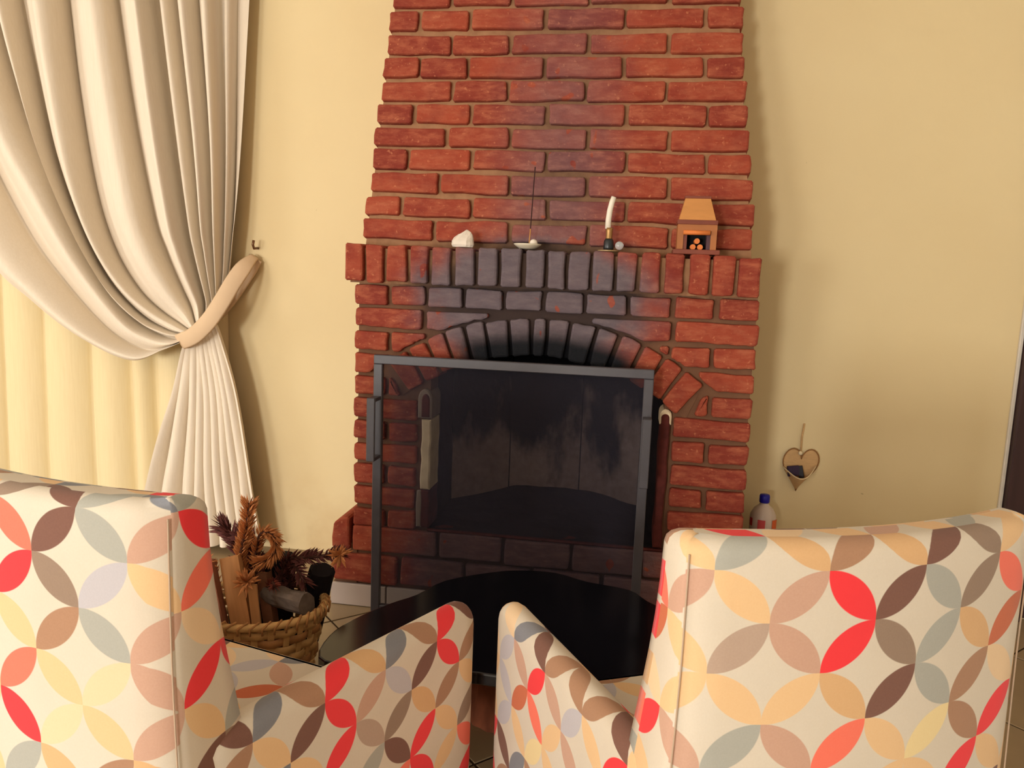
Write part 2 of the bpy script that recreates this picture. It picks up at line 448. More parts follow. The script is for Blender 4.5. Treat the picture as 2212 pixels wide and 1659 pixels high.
# surround: mortar body with the arched opening
ACX, ACZ, RO, RI = -.027, .18, .743, .635
OL, OR_, OB = -.346, .340, .270
def arch_z(x, r): return ACZ + math.sqrt(max(0, r * r - (x - ACX) ** 2))
sm = MB()
sm.box(-.572, OL, .017, WY, 0, 1.012).box(OR_, .572, .017, WY, 0, 1.012).box(OL, OR_, .017, WY, 0, OB - .004)
xs = [lerp(OL, OR_, i / 28) for i in range(29)]
for a, b in zip(xs, xs[1:]):
    sm.prism([(a, arch_z(a, RI + .006)), (b, arch_z(b, RI + .006)), (b, 1.012), (a, 1.012)], .017, .14)
surround = sm.build('surround_masonry', MORTAR, fire)
def clip_by_arch(x0, x1, z0, z1, rad):
    """part of a brick above the arch ring"""
    n = 14; pts = []
    seg = [lerp(x0, x1, i / n) for i in range(n + 1)]
    low = [max(z0, arch_z(x, rad) if abs(x - ACX) < rad else z0) for x in seg]
    ok = [(x, z) for x, z in zip(seg, low) if z < z1 - .012]
    if len(ok) < 2 or ok[-1][0] - ok[0][0] < .018: return None
    # simplify collinear bottom
    keep = [ok[0]]
    for i in range(1, len(ok) - 1):
        if abs(ok[i + 1][1] - 2 * ok[i][1] + ok[i - 1][1]) > 1e-6 or i % 3 == 0: keep.append(ok[i])
    keep.append(ok[-1])
    return keep + [(ok[-1][0], z1), (ok[0][0], z1)]
CP = .068
def course(k, cuts, arch=False):
    z1 = 1.0 - CP * k; z0 = z1 - (CP - J)
    for a, b in zip(cuts, cuts[1:]):
        a_, b_ = a + J / 2, b - J / 2
        if arch:
            pl = clip_by_arch(a_, b_, z0, z1, RO + .010)
            if pl: brick(pl, surround)
        else: brick(rect(a_, b_, z0, z1), surround)
E_ = .584
course(0, [-E_, -.475, -.361, -.25, -.133, -.017, .099, .222, .343, .462, E_])
course(1, [-E_, -.368, -.10], True); course(1, [.08, .350, E_], True)
course(2, [-E_, -.472, -.361, -.18], True); course(2, [.17, .346, .459, E_], True)
course(3, [-E_, -.34], True); course(3, [.34, E_], True)
for k, cl, crr in ((4, [-E_, -.477], [.463, E_]), ):
    course(k, cl); course(k, crr)
z4 = 1.0 - CP * 4
brick([(-.471, z4 - .056), (-.436, z4 - .056), (-.452, z4 - .02), (-.471, z4 + .0)], surround)
brick([(.420, z4 - .056), (.457, z4 - .056), (.457, z4 + .002), (.440, z4 - .01)], surround)
for k in range(5, 11):
    if k % 2: course(k, [-E_, -.378]); course(k, [.362, E_])
    else: course(k, [-E_, -.475, -.378]); course(k, [.362, .464, E_])
# base courses laid on edge
def row(cuts, z0, z1):
    for a, b in zip(cuts, cuts[1:]): brick(rect(a + J / 2, b - J / 2, z0, z1), surround)
row([-E_, -.31, -.108, .095, .30, E_], .184, .262)
row([-.649, -.431, -.226, -.02, .19, .40, E_], .082, .172)
# rounded wing at the foot
wing = MB()
pl = [(-.644, .185), (-.588, .185), (-.588, .285), (-.606, .288), (-.626, .281), (-.640, .264), (-.644, .245)]
brick(pl, surround, depth=.3)
MB().box(-.640, -.57, .014, .30, 0.0, .20).build('wing_masonry', MORTAR, surround)
# arch ring
arch = MB().prism([(x, arch_z(x, RI + .004)) for x in [lerp(-.43, .40, i / 20) for i in range(21)]] + [(x, arch_z(x, RO - .004)) for x in [lerp(.44, -.48, i / 20) for i in range(21)]], .014, .10).build('arch_ring', MORTAR, fire)
JX = [-.475, -.418, -.362, -.306, -.249, -.188, -.118, -.049, -.004, .064, .139, .204, .270, .331, .388, .446]
ang = [math.asin((x - ACX) / RO) for x in JX]
for a, b in zip(ang, ang[1:]):
    g = .0062 / RO; a_, b_ = a + g, b - g; gi = .0062 / RI
    ai, bi = a + gi, b - gi
    po = lambda r, t: (ACX + r * math.sin(t), ACZ + r * math.cos(t))
    m = (a + b) / 2
    lift = random.uniform(-.003, .003)
    brick([po(RI, ai), po(RI, bi), po(RO + lift, b_), po(RO + .001 + lift, m), po(RO + lift, a_)], arch, face=-.004, depth=.11)
# plinth of white tiles
plinth = MB().box(-.645, .60, .012, .3, 0, .072).build('plinth_bed', MORTAR, fire)
pc = [-.652, -.47, -.27, -.07, .13, .33, .607]
for a, b in zip(pc, pc[1:]): MB().box(a + .002, b - .002, 0, .012, .002, .072, .0018).build('tile', WHITE_TILE, plinth, center=True)
# mantel of bricks on edge
MF = -.035
mantel = MB().box(-.588, .560, MF + .020, .30, 1.006, 1.106).build('mantel_masonry', MORTAR, fire)
ML = [-.602, -.540, -.478, -.410, -.345, -.279, -.210, -.144, -.076, -.0125, .048, .1145, .1795, .2435, .308, .3725, .4375, .5055, .574]
for i, (a, b) in enumerate(zip(ML, ML[1:])):
    up = random.uniform(-.002, .002) + (.002 if i == 0 else 0)
    brick(rect(a + .006, b - .006, 1.009 + up, 1.116 + up), mantel, face=MF, depth=.16, ins=.007)
for i in range(2):  # return of the mantel on the wall ends
    pass
# chimney hood, leaning back and tapering
LEAN = R(11.4); HY, HZ = .06, 1.16
TL = math.tan(LEAN); CL, SL = math.cos(LEAN), math.sin(LEAN)
def hood_frame(u, w, z):      # z: world height on the face, w: out of the face
    return (u, HY + (z - HZ) * TL - w * CL, z + w * SL)
def edge_l(z): return lerp(-.578, -.544, (z - 1.16) / .74)
def edge_r(z): return lerp(.557, .483, (z - 1.16) / .74)
ztop = H
hv = []
for z in (1.108, ztop):
    l, r = edge_l(z) + .008, edge_r(z) - .008
    yf = HY + (z - HZ) * TL + .017
    hv += [(l, yf, z), (r, yf, z), (r, WY, z), (l, WY, z)]
hood = mesh_obj('chimney_hood', hv, [(0, 3, 2, 1), (4, 5, 6, 7), (0, 1, 5, 4), (1, 2, 6, 5), (2, 3, 7, 6), (3, 0, 4, 7)], MORTAR, fire)
HROWS = [(1.1945, [-.134, -.359, .096, .325, .446]), (1.264, [-.465, -.252, -.026, .201, .431]), (1.335, [-.355, -.144, .084, .316]), (1.406, [-.459, -.263, -.039, .190, .417]),
         (1.473, [-.343, -.152, .078, .309]), (1.543, [-.450, -.273, -.047, .184, .412]), (1.612, [-.337, -.167, .062, .293]), (1.682, [-.444, -.293, -.064, .167, .396]),
         (1.7525, [-.349, -.171, .061, .292]), (1.826, [-.454, -.297, -.069, .164, .393]), (1.8975, [-.359, -.174, .058, .287])]
k = 0
while HROWS[-1][0] < H - .08:
    z = HROWS[-1][0] + .0705
    HROWS.append((z, [-.45, -.295, -.066, .166, .394] if k % 2 == 0 else [-.355, -.172, .06, .29])); k += 1
for zt, cuts in HROWS:
    zb = zt - .0565
    zc = (zt + zb) / 2
    cuts = [c for c in sorted(cuts) if edge_l(zc) + .03 < c < edge_r(zc) - .03]
    cc = [edge_l(zc) - .006 + random.uniform(-.003, .003)] + cuts + [edge_r(zc) + .006 + random.uniform(-.003, .003)]
    for a, b in zip(cc, cc[1:]):
        brick(rect(a + .0055, b - .0055, zb, zt), hood, frame=hood_frame, depth=.095, jit=.003)

# firebox
fb = MB()
plan = [(OL, .10), (-.335, .27), (-.155, .375), (.087, .375), (.285, .33), (OR_, .10)]
ash = MB(); N = 16; gv = []; gf = []
for j in range(N + 1):
    for i in range(N + 1):
        x = lerp(OL - .0, OR_ + .0, i / N); y = lerp(.012, .38, j / N)
        z = OB + .002 + .055 * sstep(.1, .36, y) * (1 - .55 * sstep(.12, .3, abs(x - .02))) + .006 * mnoise.noise(Vector((x * 14, y * 14, 0)))
        if j == 0: z = OB + .001
        gv.append((x, y, z))
for j in range(N):
    for i in range(N): gf.append((j * (N + 1) + i, j * (N + 1) + i + 1, (j + 1) * (N + 1) + i + 1, (j + 1) * (N + 1) + i))
firebox = MB().box(OL - .02, OR_ + .02, .395, WY - .005, .25, .95).build('firebox_shell', CHAR, fire)
mesh_obj('ash_bed', gv, gf, ASH, firebox, True)
for pk, (a, b) in enumerate(zip(plan, plan[1:])):
    d = Vector((b[0] - a[0], b[1] - a[1])); nrm = Vector((-d.y, d.x)).normalized() * .016
    e = d.normalized() * .002
    q = [(a[0] + e.x, a[1] + e.y), (b[0] - e.x, b[1] - e.y), (b[0] - e.x + nrm.x, b[1] - e.y + nrm.y), (a[0] + e.x + nrm.x, a[1] + e.y + nrm.y)]
    MB().slab(q, .262, .90, .002).build('refractory_panel', CHAR if pk in (0, 4) else PANEL, firebox)
MB().box(OL - .02, OR_ + .02, .13, .40, .86, .90).build('smoke_shelf', CHAR, firebox)
# edges of the opening
def strip(name, x0, x1, z0, z1, mat, rtop=0.0, y0=-.002, y1=.10):
    if rtop:
        cx = (x0 + x1) / 2; rx = (x1 - x0) / 2
        pl = [(x0, z0), (x1, z0)] + [(cx + rx * math.cos(t), z1 - rtop + rtop * math.sin(t)) for t in [math.pi * i / 8 for i in range(9)]]
    else: pl = rect(x0, x1, z0, z1)
    pl2 = []
    for i in range(len(pl)):
        a, b = pl[i], pl[(i + 1) % len(pl)]; pl2.append(a)
        L = math.dist(a, b)
        for j in range(1, int(L / .03)):
            s = j / int(L / .03); pl2.append((lerp(a[0], b[0], s) + random.uniform(-.0022, .0022), lerp(a[1], b[1], s)))
    n = len(pl2); v = [(x, y1, z) for x, z in pl2] + [(x, y0 + .004, z) for x, z in pl2] + [(x, y0, z) for x, z in inset(pl2, .004)]
    f = [tuple(range(n))[::-1], tuple(range(2 * n, 3 * n))]
    for k in range(2): f += [(k * n + i, k * n + (i + 1) % n, (k + 1) * n + (i + 1) % n, (k + 1) * n + i) for i in range(n)]
    return mesh_obj(name, v, f, mat, surround)
strip('edge_strip', -.374, -.339, .276, .392, MAROON); strip('edge_strip', -.378, -.362, .276, .392, GREYPLASTER, .006, -.004)
strip('edge_strip', -.368, -.339, .394, .608, CREAMSTRIP)
strip('edge_strip', -.380, -.337, .612, .700, GREYPLASTER, .03)
strip('edge_strip', -.368, -.343, .616, .686, MAROON, .02, -.006)
strip('edge_strip', .331, .356, .276, .672, MAROON, .012)
strip('edge_rim', .328, .361, .640, .684, CREAMSTRIP, .02, .001)
strip('hearth_edge', -.345, .36, .262, .270, MAROON, 0, .002)

# ------------------------------------------------------------------ fire screen
t = NT('fine_black_mesh')
tr = t.n.new('ShaderNodeBsdfTransparent'); mx = t.n.new('ShaderNodeMixShader')
t.out(rgb(40, 36, 46), .7, .2)
mx.inputs[0].default_value = .52
t.l.new(tr.outputs[0], mx.inputs[1]); t.l.new(t.b.outputs[0], mx.inputs[2]); t.l.new(mx.outputs[0], t.n['Material Output'].inputs['Surface'])
MESH = t.m
SY = -.085
scr = tag(empty('fire_screen', (-.095, SY, 0)), 'black iron fire screen with dark mesh and side handles standing before the firebox', 'fire screen')
x0, x1 = -.487 + .095, .302 + .095; zt = .805; bw = .026
MB().box(x0, x1, -.009, .009, zt - bw, zt, .002).build('top_bar', IRON, scr)
MB().box(x0, x0 + bw, -.009, .009, 0, zt - bw, .002).build('side_post', IRON, scr)
MB().box(x1 - bw, x1, -.009, .009, 0, zt - bw, .002).build('side_post', IRON, scr)
MB().box(x0 + bw, x1 - bw, -.009, .009, .03, .03 + bw, .002).build('bottom_bar', IRON, scr)
mesh_obj('mesh_panel', [(x0 + bw, .006, .05), (x1 - bw, .006, .05), (x1 - bw, .006, zt - bw), (x0 + bw, .006, zt - bw)], [(0, 1, 2, 3)], MESH, scr)
for xx, za, zb_ in ((x0 + .011, .505, .688), (x1 - .012, .488, .678)):
    hd = MB().box(xx - .012, xx + .012, -.062, -.053, za, zb_, .002).build('handle', IRON, scr)
    for zz in (za, zb_ - .012): MB().box(xx - .012, xx + .012, -.053, -.009, zz, zz + .010, .001).build('handle_bracket', IRON, hd)

# ------------------------------------------------------------------ things on the mantel (top at z = 1.116)
MT = 1.118
def pebble(name, c, rx, ry, rz, mat, seed):
    m = MB().sphere((0, 0, 0), 1, 16, 10); v = []
    for x, y, z in m.v:
        k = 1 + .28 * mnoise.noise(Vector((x * 1.3 + seed, y * 1.3, z * 1.3)))
        xx = x * k + (.45 * max(0, z))       # leaning peak
        wdt = 1 - .42 * max(0, z)
        v.append((xx * rx * wdt, y * k * ry * wdt, max(-.55, z * k) * rz))
    zmin = min(q[2] for q in v)
    o = mesh_obj(name, [(q[0], q[1], q[2] - zmin) for q in v], m.f, mat, None, False); o.location = c
    return o
tag(pebble('white_stone', (-.258, .006, MT), .034, .022, .031, simple('white_quartz', rgb(232, 218, 200), .6, .3, 0, .1, 30, .3), 3.3), 'small white pointed stone on the mantel beside the shallow dish', 'stone')
dish = tag(empty('dish', (-.071, .005, MT)), 'shallow cream dish holding a white ball and a thin stick on the mantel', 'dish')
CERAM = simple('cream_ceramic', rgb(226, 214, 188), .35, .5, 0, .08, 20)
MB().lathe([(.016, 0), (.024, .002), (.037, .011), (.040, .015), (.037, .0155), (.024, .007), (.004, .005)], n=28).build('bowl', CERAM, dish, True)
tag(MB().sphere((-.054, .003, MT + .0175), .0115).build('white_ball', simple('white_ball_glaze', rgb(240, 228, 210), .4), None, True), 'small white ball resting in the cream dish', 'ball')
st = tag(empty('incense_stick', (-.068, .012, MT + .008)), 'long thin dark stick standing upright in the cream dish', 'stick')
MB().tube([(0, 0, 0), (.002, .003, .05)], .0016, 6).build('handle', simple('bamboo', rgb(196, 140, 70), .6), st)
MB().tube([(.002, .003, .05), (.007, .012, .222)], .0016, 6).build('coated_end', simple('incense_dark', rgb(62, 36, 34), .9), st)
ch = tag(empty('candle_holder', (.157, .004, MT)), 'small black candlestick with brass neck on a brass tray holding a bent candle', 'candlestick')
BRASS = simple('aged_brass', rgb(168, 128, 76), .4, .5, .6, .2, 30)
MB().lathe([(.024, 0), (.030, .002), (.030, .004), (.026, .005)], n=24).build('tray', simple('tan_tray', rgb(176, 148, 104), .45, .4, .2), ch)
MB().lathe([(.0135, .005), (.0145, .012), (.0135, .030), (.010, .036)], n=18).build('base', simple('black_glaze', rgb(32, 36, 38), .35, .5), ch, True)
MB().lathe([(.010, .034), (.009, .040), (.0095, .058), (.0105, .066)], n=18).build('neck', BRASS, ch, True)
cd_ = MB().tube([(0, 0, .060), (0, 0, .085), (.0025, 0, .110), (.007, 0, .132), (.0115, 0, .147)], [.0083, .008, .0078, .0075, .0072], 12)
o = cd_.build('white_candle', simple('wax', rgb(244, 234, 214), .45), None, True); o.location = (.153, .004, MT + .0035); tag(o, 'bent white candle standing in the black candlestick', 'candle')
t = NT('clear_glass'); t.out((.9, .93, .92, 1), .05, .5); t.b.inputs['Transmission Weight'].default_value = .7
tag(MB().sphere((.187, -.012, MT + .0175), .012, 16, 10).build('glass_ball', t.m, None, True), 'small greyish glass ball beside the black candlestick', 'ball')
# miniature wooden fireplace ornament
hz = tag(empty('miniature_fireplace', (.394, .01, MT)), 'little wooden model fireplace with tapered hood standing at the mantel end', 'ornament')
TAN = simple('tan_wood', rgb(204, 140, 78), .55, .3, 0, .15, 14, .1, (1, 1, 4)); TAN2 = simple('brown_wood', rgb(176, 110, 62), .55, .3, 0, .2, 14, .1)
REDW = simple('reddish_wood', rgb(130, 66, 48), .5, .3, 0, .2, 14); LOGM = simple('orange_dowel', rgb(226, 128, 62), .6, .3, 0, .15, 30)
MB().box(-.062, .062, -.045, .035, 0, .013, .0015).build('base', REDW, hz)
bd = MB(); bd.box(-.052, -.036, -.032, .028, .013, .080).box(.036, .052, -.032, .028, .013, .080).box(-.036, .036, -.032, .028, .062, .080).box(-.036, .036, .018, .028, .013, .062)
bd.build('body', TAN2, hz)
MB().box(-.024, .026, .008, .017, .013, .060).build('fire_back', simple('black_paint', rgb(14, 12, 14), .8), hz)
MB().box(-.036, -.026, -.028, .018, .013, .062).build('jamb', REDW, hz); MB().box(.026, .036, -.028, .018, .013, .062).build('jamb', simple('purple_brown', rgb(86, 58, 64), .6), hz)
MB().tube([(-.037, -.036, .058), (.034, -.036, .058)], .0062, 10).build('lintel', LOGM, hz, True)
for lx, lz in ((-.009, .020), (.010, .020), (.001, .036)): MB().tube([(lx, -.030, lz), (lx, .008, lz)], .0075, 12).build('log', LOGM, hz)
MB().box(-.054, .053, -.035, .030, .080, .092, .001).build('shelf', REDW, hz)
mesh_obj('hood', [(-.050, -.033, .092), (.047, -.033, .092), (.047, .028, .092), (-.050, .028, .092), (-.036, -.016, .150), (.031, -.016, .150), (.031, .022, .150), (-.036, .022, .150)],
         [(0, 3, 2, 1), (4, 5, 6, 7), (0, 1, 5, 4), (1, 2, 6, 5), (2, 3, 7, 6), (3, 0, 4, 7)], TAN, hz)
MB().box(-.0375, .0325, -.0175, .0235, .150, .157, .001).build('cap', REDW, hz)

# ------------------------------------------------------------------ curtains
def catmull(p, t):
    n = len(p) - 1; f = max(0, min(n - 1e-6, t * n)); i = int(f); u = f - i
    a, b, c, d = p[max(i - 1, 0)], p[i], p[i + 1], p[min(i + 2, n)]
    return tuple(.5 * (2 * b[k] + (c[k] - a[k]) * u + (2 * a[k] - 5 * b[k] + 4 * c[k] - d[k]) * u * u + (3 * b[k] - a[k] - 3 * c[k] + d[k]) * u ** 3) for k in range(2))
KEYS = [(0.0, [(-2.50, 2.46), (-2.383, 1.933), (-2.265, 1.488), (-2.065, 1.056), (-1.885, .887), (-1.703, .773), (-1.502, .699), (-1.374, .740), (-1.316, .771)]),
        (.2, [(-2.19, 2.46), (-2.066, 1.928), (-1.954, 1.507), (-1.828, 1.268), (-1.692, 1.027), (-1.535, .835), (-1.427, .777), (-1.347, .769), (-1.305, .783)]),
        (.35, [(-2.02, 2.46), (-1.93, 1.926), (-1.888, 1.711), (-1.82, 1.429), (-1.723, 1.173), (-1.621, .98), (-1.498, .853), (-1.391, .805), (-1.294, .794)]),
        (.5, [(-1.79, 2.46), (-1.743, 1.924), (-1.712, 1.618), (-1.662, 1.304), (-1.598, 1.096), (-1.513, .952), (-1.425, .87), (-1.336, .824), (-1.28, .804)]),
        (.65, [(-1.62, 2.46), (-1.559, 1.921), (-1.511, 1.541), (-1.451, 1.213), (-1.41, 1.086), (-1.368, .99), (-1.326, .91), (-1.291, .855), (-1.262, .812)]),
        (.8, [(-1.47, 2.46), (-1.413, 1.919), (-1.356, 1.466), (-1.311, 1.185), (-1.292, 1.089), (-1.271, .994), (-1.255, .921), (-1.247, .865), (-1.241, .822)]),
        (.9, [(-1.29, 2.46), (-1.261, 1.917), (-1.227, 1.467), (-1.215, 1.187), (-1.211, 1.092), (-1.209, .996), (-1.211, .931), (-1.215, .874), (-1.221, .833)]),
        (1.0, [(-1.07, 2.46), (-1.103, 1.914), (-1.129, 1.468), (-1.145, 1.236), (-1.159, 1.11), (-1.173, .997), (-1.183, .933), (-1.192, .884), (-1.201, .844)])]
def drape_pt(s, t):
    for i in range(len(KEYS) - 1):
        if s <= KEYS[i + 1][0] + 1e-9: break
    u = (s - KEYS[i][0]) / (KEYS[i + 1][0] - KEYS[i][0])
    P = [catmull(KEYS[max(0, min(len(KEYS) - 1, i + d))][1], t) for d in (-1, 0, 1, 2)]
    a, b, c, d = P
    return tuple(.5 * (2 * b[k] + (c[k] - a[k]) * u + (2 * a[k] - 5 * b[k] + 4 * c[k] - d[k]) * u * u + (3 * b[k] - a[k] - 3 * c[k] + d[k]) * u ** 3) for k in range(2))
FOLDS = [-.05, .10, .235, .365, .505, .665, .805, .852, .90, .942, .968, 1.02]   # fold valleys along the width
def fold_phase(s):
    for i in range(len(FOLDS) - 1):
        if s <= FOLDS[i + 1] + 1e-9: return i + (s - FOLDS[i]) / (FOLDS[i + 1] - FOLDS[i])
    return len(FOLDS) - 1
NS, NTT = 340, 84
dv = []; dfc = []
for j in range(NTT + 1):
    tt = j / NTT
    for i in range(NS + 1):
        s = i / NS; x, z = drape_pt(s, tt); ph = fold_phase(s)
        w = FOLDS[min(int(ph) + 1, len(FOLDS) - 1)] - FOLDS[min(int(ph), len(FOLDS) - 2)]
        fr = ph - int(ph)
        amp = lerp(.135, .055, sstep(.35, 1.0, tt)) * min(1.0, .30 + w / .11) * (1 - .75 * sstep(.93, 1.0, s) * (1 - tt))
        prof = max(0.0, math.sin(math.pi * (fr ** 1.55))) ** .78
        wob = .016 * mnoise.noise(Vector((s * 14, tt * 1.3, 1.7))) + .012 * mnoise.noise(Vector((s * 34, tt * 2.2, 4.2)))
        y = .352 + .045 * sstep(.9, 1.0, s) * (1 - sstep(.5, .9, tt)) - amp * prof + wob * (1 - .5 * tt)
        swag = sstep(.45, .8, tt) * (1 - sstep(.86, 1.0, tt)) * (1 - sstep(0, .45, s))
        y -= .05 * swag + .035 * sstep(.75, 1, tt)
        # folds lean over slightly so that valleys are undercut
        x += .050 * (prof - .4) * min(1, w / .13) * (1 - .55 * tt)
        dv.append((x, y, z))
for j in range(NTT):
    for i in range(NS): dfc.append((j * (NS + 1) + i, (j + 1) * (NS + 1) + i, (j + 1) * (NS + 1) + i + 1, j * (NS + 1) + i + 1))
curt = tag(empty('tied_curtain', (-1.25, .36, 0)), 'cream curtain in deep folds gathered by a tieback beside the yellow wall', 'curtain')
def part(o, p): o.parent = p; o.matrix_parent_inverse = Matrix.Translation(-Vector(p.location)); return o
part(mesh_obj('drape', dv, dfc, CURT_F, None, True), curt)
# tail below the tie
LOWK = [(0.0, [(-1.300, .80), (-1.324, .737), (-1.369, .575), (-1.429, .400), (-1.480, .222), (-1.52, .03)]),
        (.5, [(-1.262, .81), (-1.258, .757), (-1.248, .583), (-1.253, .327), (-1.251, .153), (-1.247, .03)]),
        (1.0, [(-1.205, .86), (-1.177, .790), (-1.124, .604), (-1.085, .400), (-1.057, .204), (-1.03, .03)])]
TF = [0, .16, .34, .44, .54, .64, .73, .82, .90, 1.0]
lv = []; lf = []; n1, n2 = 160, 40
for j in range(n2 + 1):
    tt = j / n2
    P = [catmull(k[1], tt) for k in LOWK]
    for i in range(n1 + 1):
        s = i / n1
        l0 = 2 * (s - .5) * (s - 1); l1 = -4 * s * (s - 1); l2 = 2 * s * (s - .5)
        x = P[0][0] * l0 + P[1][0] * l1 + P[2][0] * l2; z = P[0][1] * l0 + P[1][1] * l1 + P[2][1] * l2
        for q in range(len(TF) - 1):
            if s <= TF[q + 1] + 1e-9: break
        fr = (s - TF[q]) / (TF[q + 1] - TF[q]); w = TF[q + 1] - TF[q]
        prof = (.5 + .5 * math.cos(2 * math.pi * fr)) ** .8
        amp = lerp(.022, .055, tt) * min(1, .4 + w / .12)
        y = .345 - amp * prof - .03 * (1 - tt) + .008 * mnoise.noise(Vector((s * 8, tt * 4, 9.1)))
        x += .008 * math.sin(2 * math.pi * fr)
        lv.append((x, y, z))
for j in range(n2):
    for i in range(n1): lf.append((j * (n1 + 1) + i, (j + 1) * (n1 + 1) + i, (j + 1) * (n1 + 1) + i + 1, j * (n1 + 1) + i + 1))
part(mesh_obj('tail', lv, lf, CURT_F, None, True), curt)
# tieback band: loop from the hook around the gathered cloth
tb = [(-1.098, .395, 1.075), (-1.106, .345, 1.045), (-1.125, .295, .985), (-1.152, .262, .915), (-1.190, .245, .850), (-1.240, .240, .800), (-1.290, .252, .778), (-1.322, .285, .772), (-1.325, .33, .785), (-1.28, .375, .83), (-1.20, .395, .92), (-1.13, .402, 1.02), (-1.10, .403, 1.07)]
bv = []; bf = []
tbs = []
for i in range(len(tb) - 1):
    for k in range(4):
        u = k / 4; a, b, c, d = tb[max(i - 1, 0)], tb[i], tb[i + 1], tb[min(i + 2, len(tb) - 1)]
        tbs.append(Vector([.5 * (2 * b[q] + (c[q] - a[q]) * u + (2 * a[q] - 5 * b[q] + 4 * c[q] - d[q]) * u * u + (3 * b[q] - a[q] - 3 * c[q] + d[q]) * u ** 3) for q in range(3)]))
tbs.append(Vector(tb[-1]))
cen = Vector((-1.23, .335, .88))
for i, pnt in enumerate(tbs):
    tn = (tbs[min(i + 1, len(tbs) - 1)] - tbs[max(i - 1, 0)]).normalized()
    outw = (pnt - cen); outw -= tn * outw.dot(tn); outw = Vector((outw.x * .3, outw.y, outw.z * .3)); outw.normalize()
    wd_ = tn.cross(outw).normalized(); hw = .029 * (.55 + .45 * sstep(0, .12, i / len(tbs)) * 1.0)
    for a, b in ((-1, .002), (-.8, .006), (.8, .006), (1, .002), (.8, -.003), (-.8, -.003)): bv.append(tuple(pnt + wd_ * hw * a + outw * b))
for i in range(len(tbs) - 1):
    for k in range(6): bf.append((i * 6 + k, i * 6 + (k + 1) % 6, (i + 1) * 6 + (k + 1) % 6, (i + 1) * 6 + k))
bf += [tuple(range(6))[::-1], tuple(len(bv) - 6 + k for k in range(6))]
part(mesh_obj('tieback', bv, bf, simple('tieback_cloth', rgb(226, 196, 160), .85, .1, 0, .06, 10), None, True), curt)
hk = tag(MB().tube([(0, 0, 0), (0, -.03, -.002), (.002, -.042, .010), (.004, -.040, .026)], .0045, 8).build('tieback_hook', simple('dull_brass', rgb(120, 84, 56), .4, .5, .6), None, True), 'small metal tieback hook on the wall above the curtain band', 'hook')
hk.location = (-1.098, WY, 1.105)
# lining curtain hanging straight
bv = []; bf = []; nn = 300
FX = [-2.95, -2.80, -2.62, -2.45, -2.30, -2.13, -1.95, -1.755, -1.595, -1.50, -1.36, -1.22]
for j in range(9):
    z = lerp(2.44, .02, j / 8)
    for i in range(nn + 1):
        x = lerp(-2.95, -1.22, i / nn)
        for q in range(len(FX) - 1):
            if x <= FX[q + 1] + 1e-9: break
        fr = (x - FX[q]) / (FX[q + 1] - FX[q])
        prof = math.sin(math.pi * fr) ** .6            # wide rounded crests, narrow valleys
        y = .416 - .046 * prof + .006 * mnoise.noise(Vector((x * 6, z * .8, 3)))
        bv.append((x + .01 * math.sin(j * .8 + q) * (j / 8), y, z))
for j in range(8):
    for i in range(nn): bf.append((j * (nn + 1) + i, (j + 1) * (nn + 1) + i, (j + 1) * (nn + 1) + i + 1, j * (nn + 1) + i + 1))
tag(mesh_obj('lining_curtain', bv, bf, CURT_B, None, True), 'yellowish lining curtain hanging straight behind the tied cream curtain', 'curtain')
rod = tag(empty('curtain_rod', (-2.0, .375, 2.48)), 'dark wooden curtain rod above the cream curtain', 'curtain rod')
MB().tube([(-1.05, 0, 0), (.98, 0, 0)], .014, 12).build('rod', DARKWOOD, rod, True)
for bx in (-.95, .93): MB().box(bx - .008, bx + .008, -.01, .045, -.012, .012).build('bracket', DARKWOOD, rod)

